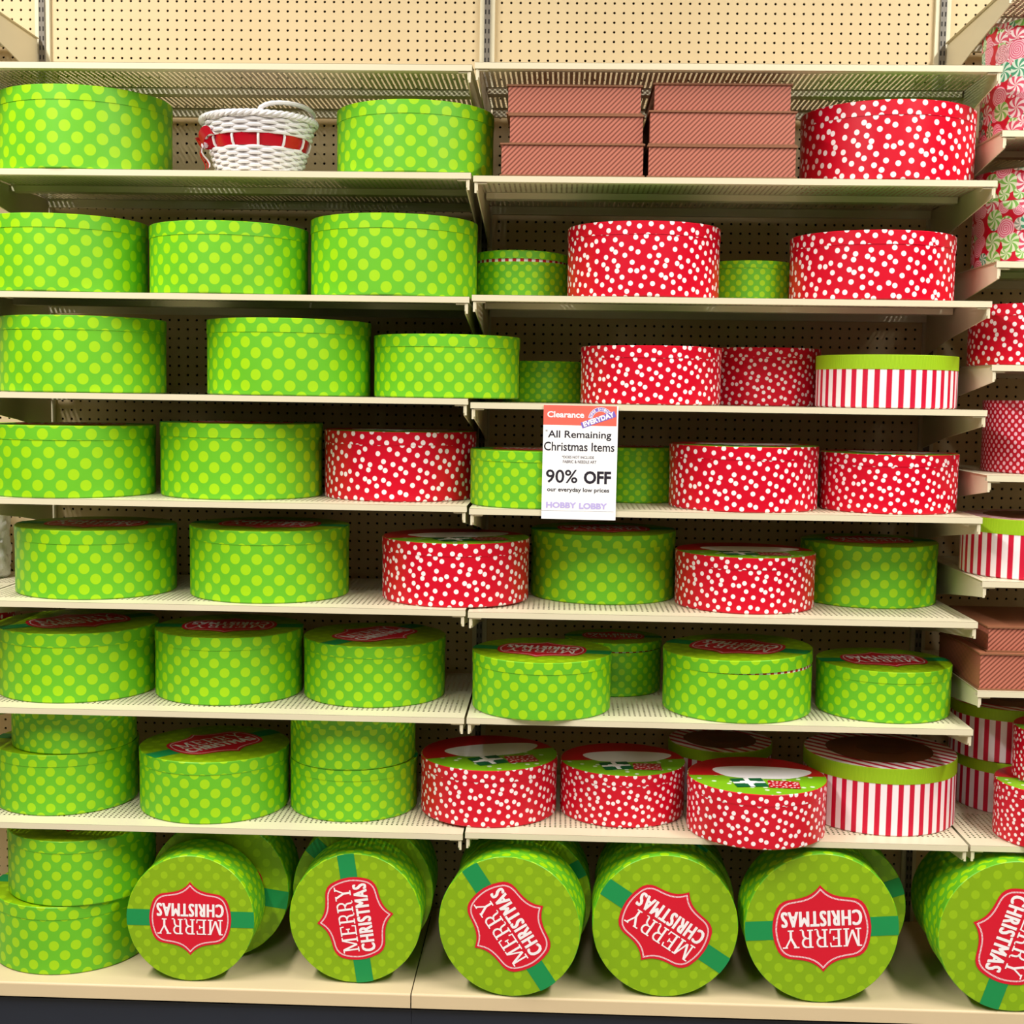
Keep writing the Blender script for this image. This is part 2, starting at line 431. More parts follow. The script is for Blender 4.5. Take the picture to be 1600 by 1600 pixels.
def stitch_mesh():
    mb = MB(); P = []
    pts = [Vector((x*0.925, y*0.905, 0)) for x, y in OUT]; N = len(pts); seg = []
    for i in range(N):
        a, b = pts[i], pts[(i+1) % N]; L = (b-a).length; seg.append((a, b, L))
    total = sum(s[2] for s in seg); n = 190; st = total/n; d = 0; k = 0; acc = 0
    for i in range(n):
        want = i*st
        while want > acc+seg[k][2]: acc += seg[k][2]; k += 1
        a, b, L = seg[k]; t = (b-a)/L; p = a+t*(want-acc); nn = Vector((-t.y, t.x, 0))
        q = len(mb.v); hl, hw = st*0.32, 0.0105
        mb.v += [tuple(p+t*sx*hl+nn*sy*hw+Vector((0, 0, 0.0017))) for sx, sy in ((-1, -1), (1, -1), (1, 1), (-1, 1))]
        mb.face((q, q+1, q+2, q+3))
    return mb.mesh('stitching', PINKWHITE)
STITCH_ME = stitch_mesh()
def merry_mesh():
    """slab-serif MERRY drawn from strokes, cap height 1, then fitted"""
    mb = MB()
    def st(x0, y0, x1, y1, w):
        a, b = Vector((x0, y0, 0)), Vector((x1, y1, 0)); t = (b-a).normalized(); n = Vector((-t.y, t.x, 0))*w/2; q = len(mb.v)
        mb.v += [tuple(a-n), tuple(b-n), tuple(b+n), tuple(a+n)]; mb.face((q, q+1, q+2, q+3))
    def arc(cx, cy, rx, ry, a0, a1, w, n=8):
        p = [(cx+rx*math.cos(math.radians(a0+(a1-a0)*i/n)), cy+ry*math.sin(math.radians(a0+(a1-a0)*i/n))) for i in range(n+1)]
        for a, b in zip(p, p[1:]): st(*a, *b, w)
    S, T = 0.13, 0.075
    def serif(x, y, w=0.32): st(x-w/2, y, x+w/2, y, T)
    def letter_m(x):
        st(x+0.14, 0, x+0.14, 1, 0.10); st(x+0.80, 0, x+0.80, 1, S); st(x+0.16, 0.97, x+0.47, 0.10, S); st(x+0.47, 0.10, x+0.78, 0.97, 0.09)
        serif(x+0.14, T/2); serif(x+0.80, T/2); serif(x+0.08, 1-T/2, 0.24); serif(x+0.86, 1-T/2, 0.24); return x+1.06
    def letter_e(x):
        st(x+0.16, 0, x+0.16, 1, S); st(x, T/2, x+0.62, T/2, T); st(x, 1-T/2, x+0.60, 1-T/2, T); st(x+0.16, 0.52, x+0.44, 0.52, T)
        st(x+0.60, 0, x+0.64, 0.26, T); st(x+0.58, 1, x+0.62, 0.76, T); st(x+0.44, 0.40, x+0.44, 0.64, T); return x+0.76
    def letter_r(x):
        st(x+0.16, 0, x+0.16, 1, S); serif(x+0.16, T/2); st(x, 1-T/2, x+0.40, 1-T/2, T); st(x+0.16, 0.48, x+0.40, 0.48, T)
        arc(x+0.38, 0.72, 0.20, 0.24, -90, 90, 0.11); arc(x+0.36, 0.26, 0.18, 0.20, 90, 0, 0.11); st(x+0.54, 0.27, x+0.56, 0.06, 0.11); arc(x+0.64, 0.07, 0.09, 0.07, 180, 330, 0.06); return x+0.80
    def letter_y(x):
        st(x+0.42, 0, x+0.42, 0.48, S); st(x+0.42, 0.44, x+0.14, 0.98, S); st(x+0.42, 0.44, x+0.72, 0.98, 0.09)
        serif(x+0.42, T/2); serif(x+0.12, 1-T/2, 0.30); serif(x+0.74, 1-T/2, 0.28); return x+0.9
    x = letter_m(0); x = letter_e(x); x = letter_r(x); x = letter_r(x); letter_y(x)
    a = np.array(mb.v); lo, hi = a.min(0), a.max(0)
    mb.v = [tuple(r) for r in np.c_[(a[:, 0]-(lo[0]+hi[0])/2)*1.03/(hi[0]-lo[0]), (a[:, 1]-lo[1])*0.255/(hi[1]-lo[1])+0.0, 0.0018+0.00006*(np.arange(len(a))//4 % 12)]]
    return mb.mesh('merry', WHITE)
chm = [shift(text_mesh('CHRISTMAS', 1.035, 0.205, WHITE, 'christmas', 0.0, 0.0018+0.0001*i, 0, 1.16), dx, -0.135+dy)
       for i, (dx, dy) in enumerate(((-0.010, 0.004), (0.010, 0.004), (0, -0.004), (-0.010, -0.003), (0.010, -0.003)))]      # layered for a bold face
LETTER_ME = join([merry_mesh()] + chm, 'lettering', [WHITE])
def band_pts(h, n=8):
    a = math.asin(h); p = [(math.cos(-a+2*a*i/n), math.sin(-a+2*a*i/n)) for i in range(n+1)]
    return p + [(-x, -y) for x, y in p]
mb = MB(); mb.prism(band_pts(0.128), 0.0004, 0.0008); RIBBON_ME = mb.mesh('ribbon', RIBBON)
# holiday picture lid of the red boxes: green field, red panel, snow bank and gifts
def chord(y, n=24):
    a = math.asin(y); return [(0.985*math.cos(a+(PI-2*a)*i/n), 0.985*math.sin(a+(PI-2*a)*i/n)) for i in range(n+1)]
def blob(cx, cy, rx, ry, wob, ph, n=40):
    return [(cx+rx*math.cos(2*PI*i/n)*(1+wob*math.sin(3*2*PI*i/n+ph)), cy+ry*math.sin(2*PI*i/n)*(1+wob*math.cos(2*2*PI*i/n+ph))) for i in range(n)]
mb = MB(); mb.prism(chord(-0.05), 0.0004, 0.0007); RPANEL_ME = mb.mesh('red_panel', SANTA_RED)
mb = MB(); mb.prism(blob(0.08, 0.12, 0.70, 0.36, 0.10, 0.6), 0.0008, 0.0011); SNOW_ME = mb.mesh('snow_bank', WHITE)
def rect(cx, cy, w, h, a):
    c, s = math.cos(a), math.sin(a); return [(cx+x*c-y*s, cy+x*s+y*c) for x, y in ((-w/2, -h/2), (w/2, -h/2), (w/2, h/2), (-w/2, h/2))]
mb = MB(); mb.prism(rect(-0.18, -0.42, 0.46, 0.42, 0.1), 0.0012, 0.0015); GIFT_ME = mb.mesh('green_gift', GIFT_GREEN)
mb = MB(); mb.prism(rect(-0.18, -0.42, 0.07, 0.42, 0.1), 0.0016, 0.0018); mb.prism(rect(-0.18, -0.42, 0.46, 0.07, 0.1), 0.0016, 0.0018); mb.prism(blob(-0.18, -0.42, 0.11, 0.09, 0.3, 0), 0.0019, 0.0021)
GRIB_ME = mb.mesh('gift_ribbon', WHITE)
def red_gift():
    mb = MB(); p = rect(0.30, -0.50, 0.44, 0.36, -0.12); b = len(mb.v)
    mb.v += [(x, y, 0.0014) for x, y in p]; mb.face((b, b+1, b+2, b+3), [(x*14, y*14) for x, y in p]); return mb.mesh('red_gift', GIFT_RED)
RGIFT_ME = red_gift()
mb = MB(); mb.prism(blob(0, 0, 0.70, 0.70, 0.02, 0.3, 48), 0.0004, 0.0008); MEDAL_ME = mb.mesh('medallion', GINGER)
mb = MB(); mb.prism(blob(0.05, -0.02, 0.34, 0.26, 0.2, 1.0, 32), 0.0009, 0.0012); MEDAL2_ME = mb.mesh('medallion_print', GINGER_D)

# ------------------------------------------------------------------ hat boxes
SIDE = {'green': GREEN, 'red': RED, 'stripe': STRIPE, 'candy': CANDY, 'redgrid': RED_GRID}
GROUP = {'green': 'green polka dot hat boxes', 'red': 'red and white polka dot hat boxes', 'stripe': 'red and white striped hat boxes',
         'candy': 'candy swirl hat boxes', 'redgrid': None}
NAME = {'green': 'green_hat_box', 'red': 'red_hat_box', 'stripe': 'striped_hat_box', 'candy': 'candy_hat_box', 'redgrid': 'tall_red_box'}
def hat_box(kind, X, Y, R, H, z, label, ang=None, tilt=None, lie=None, lh=None, dark=False):
    """upright box: centre X, Y, radius, height, base z. lie=(yaw,) lays it on its side with the lid to the front:
    then Y is the lid's plane and z the surface it lies on. ang: turn of the printed lid. tilt: (axis angle, degrees) of a lid ajar."""
    nm = NAME[kind]
    if lie is None: root = link(nm, None, None, (X, Y, z+ZO+0.0006))
    else:
        yw = math.radians(lie); root = link(nm, None, None, (X+math.sin(-yw)*-H*0+H*math.sin(-yw), Y+H*math.cos(yw), z+ZO+R+0.0026), (PI/2, 0, yw))
    lh = lh or (0.20*R if kind == 'stripe' else 0.165*R)
    if kind == 'green' or kind == 'redgrid':
        pu, pv = 0.272*R, 0.253*R
        if kind == 'redgrid': pu = 0.0195; pv = 0.0205
    elif kind == 'red': pu = pv = 0.120*R
    elif kind == 'stripe': pu = pv = 2*PI*R/round(2*PI*R/0.0282)
    else: pu = pv = 0.050
    ou, ov = random.random()*7, random.random()
    mb = MB(); rb = R-0.0012
    mb.lathe([(0, 0), (rb-0.003, 0), (rb, 0.003), (rb, H-lh-0.001 if tilt else H-0.003), (0, H-lh-0.001 if tilt else H-0.003)], 80,
             lambda i, t, r, zz: (t*R/pu+ou, zz/pv+ov))
    link('body', mb.mesh('body', SIDE[kind], True), root)
    if tilt:      # striped inner collar shows below a lid that is not pressed down
        mb = MB(); n = round(2*PI*R/0.020)
        mb.lathe([(rb-0.003, H-lh-0.02), (rb-0.003, H-lh+0.014), (rb-0.006, H-lh+0.014), (rb-0.006, H-lh-0.02)], 80, lambda i, t, r, zz: (t*n/(2*PI), 0))
        c = link('collar', mb.mesh('collar', COLLAR, True), root); c['label'] = 'red and white striped inner collar'
    ou2, ov2 = ou+random.random(), ov+0.3
    top = {'green': LIME_TOP, 'red': LIME_SNOW, 'stripe': STRIPE_TOP, 'candy': CANDY, 'redgrid': RED_GRID}[kind]
    lside = LIME_BAND if kind == 'stripe' else SIDE[kind]
    def uvl(i, t, r, zz):
        if i < 4: return (t*R/pu+ou2, zz/pv+ov2)
        q = {'stripe': 0.03, 'red': 0.05*R/0.18}.get(kind, pu); return (r*math.cos(t)/q, r*math.sin(t)/q)
    mb = MB(); mb.lathe([(R-0.0010, lh-0.004), (R-0.0010, 0), (R, 0), (R, lh-0.0015), (R-0.0015, lh), (0, lh)], 80, uvl, [0, 0, 0, 0, 1])
    lid = link('lid', mb.mesh('lid', [lside, top], True), root, (0, 0, H-lh))
    if tilt:
        a, d = tilt; ax = Vector((math.cos(math.radians(a)), math.sin(math.radians(a)), 0))
        lid.rotation_mode = 'QUATERNION'; from mathutils import Quaternion
        lid.rotation_quaternion = Quaternion(ax, math.radians(d)); lid.location.z += R*math.sin(math.radians(abs(d)))-0.0025
    if ang is not None:
        sc = (R, R, 1); r = (0, 0, math.radians(ang)); l = (0, 0, lh)
        if kind == 'green':
            link('ribbon', RIBBON_ME, lid, l, r, sc); link('plaque', PLAQUE_ME, lid, l, r, sc)
            link('stitching', STITCH_ME, lid, l, r, sc); link('lettering', LETTER_ME, lid, l, r, sc)
        elif kind == 'red':
            for n_, m_ in (('red_panel', RPANEL_ME), ('snow_bank', SNOW_ME), ('green_gift', GIFT_ME), ('gift_ribbon', GRIB_ME), ('red_gift', RGIFT_ME)): link(n_, m_, lid, l, r, sc)
        elif kind == 'stripe':
            link('medallion', MEDAL_ME, lid, l, r, sc); link('medallion_print', MEDAL2_ME, lid, l, r, sc)
    return tag(root, label, 'hat box' if kind != 'redgrid' else 'gift box', GROUP[kind])
hb = hat_box
# row on the second shelf
hb('green', -0.987, 0.208, 0.213, 0.195, ZL[1], 'large green dotted hat box beside the white wicker basket, its far side free')
hb('green', -0.154, 0.194, 0.194, 0.167, ZL[1], 'green dotted hat box between the wicker basket and the brown boxes')
hb('red', 1.006, 0.209, 0.209, 0.182, ZR[1], 'large red dotted hat box beside the brown striped box stacks')
# third shelf
hb('green', -1.036, 0.198, 0.201, 0.184, ZL[2], 'green dotted hat box below the large one beside the wicker basket')
hb('green', -0.620, 0.196, 0.196, 0.171, ZL[2], 'green hat box between two taller green ones, under the wicker basket shelf')
hb('green', -0.206, 0.205, 0.208, 0.192, ZL[2], 'large green dotted hat box hiding part of a small ajar green box')
hb('green', 0.109, 0.335, 0.125, 0.120, ZR[2], 'small green hat box with lid ajar set back below the brown boxes', None, (165, 2.2))
hb('red', 0.415, 0.188, 0.188, 0.176, ZR[2], 'red dotted hat box between two small set-back green boxes')
hb('green', 0.694, 0.320, 0.110, 0.108, ZR[2], 'small shaded green hat box set back between two red dotted boxes')
hb('red', 0.978, 0.199, 0.199, 0.161, ZR[2], 'red dotted hat box on the shelf directly under the large red one')
# fourth shelf
hb('green', -0.997, 0.205, 0.205, 0.184, ZL[3], 'green dotted hat box with bare pegboard between it and the next box')
hb('green', -0.470, 0.205, 0.205, 0.184, ZL[3], 'tall green dotted hat box beside a bare pegboard gap and a lower green box')
hb('green', -0.071, 0.203, 0.183, 0.152, ZL[3], 'green dotted hat box bridging the joint between two shelves above a red box')
hb('green', 0.171, 0.380, 0.110, 0.106, ZR[3], 'small dark green hat box set back above the clearance sign')
hb('red', 0.440, 0.195, 0.175, 0.140, ZR[3], 'red dotted hat box standing just above the clearance sign')
hb('red', 0.743, 0.375, 0.150, 0.147, ZR[3], 'red dotted hat box tucked behind between a red box and a striped box')
hb('stripe', 1.020, 0.181, 0.171, 0.126, ZR[3], 'red striped box with lime lid beside a set-back red dotted box')
# fifth shelf
hb('green', -1.033, 0.210, 0.210, 0.175, ZL[4], 'green dotted hat box almost touching its green neighbour, under the bare pegboard gap', 30)
hb('green', -0.601, 0.248, 0.206, 0.185, ZL[4], 'green dotted hat box standing right beside the red box at the shelf joint', 200)
hb('red', -0.194, 0.270, 0.195, 0.171, ZL[4], 'red dotted hat box at the shelf joint next to two green boxes', 20)
hb('green', 0.150, 0.161, 0.156, 0.137, ZR[4], 'low green hat box partly covered by the clearance sign, at the front of its shelf', 170)
hb('green', 0.417, 0.356, 0.115, 0.141, ZR[4], 'small green hat box set back behind the clearance sign beside a red box', 180)
hb('red', 0.677, 0.195, 0.185, 0.156, ZR[4], 'red dotted hat box between the small green box behind the sign and another red box', 10)
hb('red', 1.039, 0.200, 0.168, 0.142, ZR[4], 'red dotted hat box directly under the lime-lidded striped box', -15)
# sixth shelf
hb('green', -0.977, 0.231, 0.202, 0.170, ZL[5], 'green hat box with a shaded plaque lid beside the white fleece roll', 182)
hb('green', -0.525, 0.231, 0.203, 0.177, ZL[5], 'green hat box with a dark shaded lid between a green and a red box', 176)
hb('red', -0.044, 0.216, 0.188, 0.156, ZL[5], 'red dotted box with a picture lid standing across the shelf joint', 24)
hb('green', 0.335, 0.336, 0.190, 0.174, ZR[5], 'shaded green hat box set back below the clearance sign', 190)
hb('red', 0.691, 0.218, 0.176, 0.137, ZR[5], 'low red dotted box with a picture lid between two shaded green hat boxes', 5)
hb('green', 1.030, 0.345, 0.175, 0.156, ZR[5], 'shaded green hat box set back behind the low red picture-lid box', 185)
# seventh shelf
hb('green', -1.035, 0.252, 0.204, 0.174, ZL[6], 'largest green hat box on the shelf of three plaque-lidded boxes', 40)
hb('green', -0.636, 0.252, 0.190, 0.170, ZL[6], 'plaque-lidded green hat box between the largest and a smaller one', 186)
hb('green', -0.256, 0.261, 0.184, 0.154, ZL[6], 'green hat box with the plaque turned sideways, beside the shelf joint', 58)
hb('green', 0.181, 0.152, 0.175, 0.142, ZR[6], 'green hat box at the front edge with an upside-down plaque beside the shelf joint', 172)
hb('green', 0.369, 0.392, 0.130, 0.138, ZR[6], 'shaded green hat box set back between two plaque-lidded boxes', 180, (175, 1.2))
hb('green', 0.675, 0.187, 0.187, 0.151, ZR[6], 'green hat box with its plaque lid ajar showing a candy stripe gap', 152, (100, -1.8))
hb('green', 1.046, 0.203, 0.167, 0.126, ZR[6], 'low green hat box on the shelf end beside the flat brown boxes', 187)
hb('red', -1.425, 0.340, 0.172, 0.186, 0.4345, 'red dotted hat box below the white fleece roll, mostly hidden', 0)
# eighth shelf
hb('green', -1.063, 0.235, 0.182, 0.155, ZL[7], 'lower green hat box of the stack with a smaller box on top', 0)
hb('green', -1.035, 0.215, 0.157, 0.111, ZL[7]+0.1565, 'smaller green hat box on top of a wider green one', 0)
hb('green', -0.665, 0.210, 0.191, 0.156, ZL[7], 'single green hat box with a clearly visible slanted plaque, between two stacked pairs', 48)
hb('green', -0.304, 0.230, 0.165, 0.132, ZL[7], 'lower green hat box of the stacked pair beside a red picture-lid box', 0)
hb('green', -0.306, 0.222, 0.162, 0.128, ZL[7]+0.1335, 'upper green hat box of the stacked pair beside a red picture-lid box', 0)
hb('red', 0.049, 0.209, 0.176, 0.144, ZR[7], 'red dotted picture-lid box beside the stacked green pair', 24)
hb('red', 0.393, 0.222, 0.161, 0.132, ZR[7], 'red dotted picture-lid box between two other red picture-lid boxes', 8)
hb('red', 0.719, 0.094, 0.171, 0.134, ZR[7], 'red dotted picture-lid box jutting out over the shelf front', 2)
hb('stripe', 0.664, 0.404, 0.139, 0.144, ZR[7], 'shaded striped box set back behind the red picture-lid boxes', 20)
hb('stripe', 1.054, 0.242, 0.192, 0.169, ZR[7], 'large striped box with a brown medallion lid beside the jutting red box', 10)
# on the base deck
hb('green', -1.044, 0.207, 0.196, 0.174, ZB, 'bottom green hat box of the upright pair standing on the base deck', 0)
hb('green', -1.012, 0.200, 0.186, 0.166, ZB+0.1756, 'top green hat box of the upright pair standing on the base deck', 0)
hb('green', -0.675, 0.002, 0.159, 0.135, ZB, 'small green box lying with its plaque upside down, before a larger one', 180, lie=0)
hb('green', -0.640, 0.145, 0.181, 0.16, ZB, 'larger green box lying behind the small one with the upside-down plaque', 172, lie=0)
hb('green', -0.268, 0.020, 0.164, 0.135, ZB, 'green box lying with its plaque text reading upwards', 99, lie=0)
hb('green', -0.270, 0.162, 0.181, 0.16, ZB, 'green box lying behind the one whose plaque reads upwards', 138, lie=0)
hb('green', 0.114, -0.030, 0.174, 0.14, ZB, 'green box lying with its plaque slanted steeply, below the shelf joint', 125, lie=-7)
hb('green', 0.142, 0.150, 0.176, 0.16, ZB, 'green box lying behind the one with the steeply slanted plaque', 30, lie=0)
hb('green', 0.494, -0.006, 0.177, 0.15, ZB, 'green box lying with a gently slanted plaque, next to the steeply slanted one', 147, lie=0)
hb('green', 0.505, 0.155, 0.176, 0.16, ZB, 'green box lying behind the one with the gently slanted plaque', 60, lie=0)
hb('green', 0.871, -0.012, 0.185, 0.15, ZB, 'green box lying with an upside-down plaque below the jutting red box', 184, lie=0)
hb('green', 0.935, 0.150, 0.178, 0.16, ZB, 'green box lying behind the one below the jutting red box', 20, lie=0)
hb('green', 1.330, -0.030, 0.185, 0.14, ZB, 'green box lying with its plaque text reading downwards', 252, lie=0)
hb('green', 1.330, 0.150, 0.165, 0.16, ZB, 'green box lying behind the one whose plaque reads downwards', 100, lie=0)
# the next bay
hb('candy', 1.415, 0.215, 0.178, 0.275, Z3[1], 'upper tall candy swirl hat box', lh=0.045)
hb('candy', 1.415, 0.240, 0.178, 0.231, Z3[2], 'lower candy swirl hat box with a wide lid', lh=0.075)
hb('red', 1.392, 0.185, 0.170, 0.146, Z3[3], 'red dotted hat box under the candy swirl boxes')
hb('redgrid', 1.440, 0.200, 0.168, 0.176, Z3[4], 'tall red gift box with small even pink dots', lh=0.02)
hb('stripe', 1.405, 0.185, 0.180, 0.143, Z3[5], 'lime-lidded striped box below the tall red box with even dots', 0)
hb('stripe', 1.440, 0.385, 0.150, 0.135, Z3[7], 'lower shaded striped box of a pair behind the stacked red boxes', 0)
hb('stripe', 1.425, 0.385, 0.150, 0.140, Z3[7]+0.1366, 'upper shaded striped box of a pair behind the stacked red boxes', 0)
hb('red', 1.443, 0.088, 0.138, 0.140, Z3[7], 'lower wide red box of the red pair beside the large striped box', -12)
hb('red', 1.482, 0.106, 0.130, 0.128, Z3[7]+0.1416, 'upper red box of the red pair beside the large striped box', -12)

# ------------------------------------------------------------------ brown striped boxes
def brown_box(x0, x1, y0, d, z0, z1, label, open_edge=0.004):
    t = link('brown_gift_box', None, None, ((x0+x1)/2, y0+d/2, z0+ZO+0.0006)); w = (x1-x0)/2; H = z1-z0-0.0012; b = 0.0035
    mb = MB(); mb.box(-w+0.004, w-0.004, -d/2+0.004, d/2-0.004, b, H-b, 0, 0.0118); link('body', mb.mesh('body', BROWN), t)
    mb = MB(); mb.box(-w, w, -d/2, d/2, H-b, H); l = link('lid', mb.mesh('lid', BROWN_EDGE), t)
    mb = MB(); mb.box(-w+0.002, w-0.002, -d/2+0.002, d/2-0.002, H, H+0.0006); link('lid_paper', mb.mesh('lid_paper', BROWN_TOP), l)
    mb = MB(); mb.box(-w, w, -d/2, d/2, 0, b); link('base_board', mb.mesh('base_board', BROWN_EDGE), t)
    return tag(t, label, 'gift box', 'brown diagonal striped gift boxes')
zb = ZR[1]
brown_box(0.064, 0.403, 0.006, 0.36, zb, zb+0.077, 'bottom brown striped box of the stack beside the green hat box')
brown_box(0.082, 0.402, 0.026, 0.33, zb+0.077, zb+0.147, 'middle brown striped box of the stack beside the green hat box')
brown_box(0.077, 0.396, 0.030, 0.33, zb+0.147, zb+0.216, 'top brown striped box of the stack beside the green hat box')
brown_box(0.408, 0.757, 0.006, 0.36, zb, zb+0.075, 'bottom brown striped box of the stack beside the large red hat box')
brown_box(0.410, 0.754, 0.010, 0.34, zb+0.075, zb+0.155, 'middle brown striped box of the stack beside the large red hat box')
brown_box(0.420, 0.745, 0.030, 0.33, zb+0.155, zb+0.222, 'top brown striped box of the stack beside the large red hat box')
brown_box(1.226, 1.60, 0.010, 0.36, Z3[6], Z3[6]+0.090, 'lower flat brown striped box on the shelf above the stacked striped boxes')
brown_box(1.247, 1.58, 0.025, 0.33, Z3[6]+0.090, Z3[6]+0.152, 'upper flat brown striped box on the shelf above the stacked striped boxes')

# ------------------------------------------------------------------ wicker basket
def basket():
    bx, by = -0.532, 0.135; t = link('wicker_basket', None, None, (bx, by, ZL[1]+ZO+0.0006)); Hb = 0.138; n = 24
    rad = lambda z: 0.094+(0.134-0.094)*(z/Hb)**0.9
    def ring(z, ph, r=0.0042, amp=0.0038):
        p = []
        for i in range(n*6):
            a = 2*PI*i/(n*6); p.append(((rad(z)+amp*math.sin(a*n/2+ph))*math.cos(a), (rad(z)+amp*math.sin(a*n/2+ph))*math.sin(a), z)); 
        return p
    low = MB(); z = 0.0045; k = 0
    while z < 0.062: low.tube(ring(z, PI*k), 0.0043, 6, True); z += 0.0068; k += 1
    link('lower_weave', low.mesh('lower_weave', WICKER, True), t)
    upw = MB(); z = 0.094; k = 0
    while z < 0.130: upw.tube(ring(z, PI*k), 0.0043, 6, True); z += 0.0068; k += 1
    link('upper_weave', upw.mesh('upper_weave', WICKER, True), t)
    rim = MB()
    for ph in (0, PI*2/3, PI*4/3):
        rim.tube([((rad(Hb)+0.003+0.004*math.cos(a*18+ph))*math.cos(a), (rad(Hb)+0.003+0.004*math.cos(a*18+ph))*math.sin(a), Hb-0.004+0.004*math.sin(a*18+ph)) for a in [2*PI*i/216 for i in range(216)]], 0.0045, 6, True)
    link('rim', rim.mesh('rim', WICKER, True), t)
    base = MB(); base.lathe([(0, 0.001), (0.092, 0.001), (0.092, 0.006), (0, 0.006)], 40); link('base', base.mesh('base', WICKER), t)
    for i in range(12):
        a = 2*PI*i/12+0.2; s = MB()
        s.tube([((rad(zz)+(0.004 if 0.064 < zz < 0.092 else -0.001))*math.cos(a), (rad(zz)+(0.004 if 0.064 < zz < 0.092 else -0.001))*math.sin(a), zz) for zz in (0.004, 0.03, 0.062, 0.070, 0.084, 0.092, 0.11, 0.130)], 0.0034, 6)
        link('stake', s.mesh('stake', WICKER, True), t)
    rb = MB(); rb.lathe([(rad(0.063), 0.063), (rad(0.078)+0.001, 0.078), (rad(0.092), 0.092), (rad(0.092)-0.0015, 0.092), (rad(0.063)-0.0015, 0.063)], 60)
    link('ribbon', rb.mesh('ribbon', RIB_RED, True), t)
    # bow with two loops and two tails on the side
    bw = link('bow', None, t)
    a = math.radians(205); P = Vector(((rad(0.078)+0.006)*math.cos(a), (rad(0.078)+0.006)*math.sin(a), 0.070)); side = Vector((-math.sin(a), math.cos(a), 0)); outv = Vector((math.cos(a), math.sin(a), 0)); upv = Vector((0, 0, 1))
    def strap(pts, w, th=0.0008):
        mb = MB(); b = 0
        for q, wd_ in pts:
            c = P+outv*q[0]+side*q[1]+upv*q[2]; dv = wd_
            mb.v += [tuple(c-dv), tuple(c+dv), tuple(c+dv+outv*th), tuple(c-dv+outv*th)]
        for i in range(len(pts)-1):
            for k in range(4): mb.face((i*4+k, i*4+(k+1) % 4, i*4+4+(k+1) % 4, i*4+4+k))
        mb.face((0, 1, 2, 3)); m = (len(pts)-1)*4; mb.face((m+3, m+2, m+1, m)); return mb
    def loop(sx, sz):
        pts = []
        for i in range(15):
            th = 2*PI*i/14; pts.append(((0.006+0.014*math.sin(th), sx*(0.024-0.024*math.cos(th)), sz*(0.5-0.5*math.cos(th))), outv*0.006+upv*0.009)); 
        return strap(pts, 0.01)
    m1 = loop(1, 0.030).mesh('loop', RIB_RED, True); m2 = loop(-1, 0.018).mesh('loop', RIB_RED, True)
    bpy.data.objects.remove(bw)
    bo = link('bow', join([m1, m2], 'bow', [RIB_RED]), t)
    def tail(sx, mat):
        pts = [((0.010+0.008*math.sin(i*0.9), sx*0.006*i, -0.0095*i), side*0.006) for i in range(7)]
        return strap(pts, 0.01).mesh('tail', mat, True)
    link('tail', tail(0.55, RIB_RED), bo); link('tail', tail(-0.5, RIB_RED), bo); link('tail', tail(1.1, RIB_PALE), bo)
    kn = MB(); kn.lathe([(0, -0.008), (0.007, -0.005), (0.009, 0), (0.007, 0.005), (0, 0.008)], 12); k_ = link('knot', kn.mesh('knot', RIB_PALE, True), bo); k_.location = P+outv*0.008
    # folded-down bail handle, wrapped cane
    hd = MB(); A = Vector((0.028, -0.128, Hb)); B = Vector((0.120, 0.030, Hb)); mid = (A+B)/2; o2 = Vector((0.055, -0.030, 0)).normalized(); path = []
    for i in range(25):
        th = PI*i/24; path.append(tuple(mid+(A-mid)*math.cos(th)+o2*0.040*math.sin(th)+Vector((0, 0, 0.026*math.sin(th)**0.6 if 0 < i < 24 else 0))))
    hd.tube(path, [0.0052+0.0010*(i % 2) for i in range(25)], 8)
    link('handle', hd.mesh('handle', WICKER, True), t)
    return tag(t, 'white wicker basket with a red ribbon band, bow and handle', 'basket')
basket()

# ------------------------------------------------------------------ white fleece roll in the neighbouring bay
def fleece():
    t = link('fleece_roll', None, None, (-1.405, 0.40, 0.6981+ZO+0.0006)); mb = MB(); N, K = 64, 26; b = 0
    prof = []
    for k in range(K+1):
        z = 0.235*k/K
        for i in range(N):
            a = 2*PI*i/N; r = 0.115+0.006*math.sin(3*a+1)+0.004*math.sin(11*a+z*60)+rng.normal()*0.0022
            if k in (0, K): r -= 0.008
            mb.v.append((r*math.cos(a), r*math.sin(a), z+(rng.normal()*0.001 if 0 < k < K else 0)))
    for k in range(K):
        for i in range(N): mb.face((k*N+i, k*N+(i+1) % N, (k+1)*N+(i+1) % N, (k+1)*N+i))
    mb.face(tuple(range(N))[::-1]); mb.face(tuple(K*N+i for i in range(N)))
    link('roll', mb.mesh('roll', FLEECE, True), t)
    sp = MB(); sp.tube([((0.012+0.0105*a/ (2*PI))*math.cos(a)*1.5, (0.012+0.0105*a/(2*PI))*math.sin(a)*1.5, 0.237) for a in [2*PI*6*i/160 for i in range(160)] if (0.012+0.0105*a/(2*PI))*1.5 < 0.1], 0.003, 5)
    link('spiral_edge', sp.mesh('spiral_edge', FLEECE, True), t)
    return tag(t, 'rolled white textured fleece on the neighbouring bay shelf', 'fleece roll')
fleece()

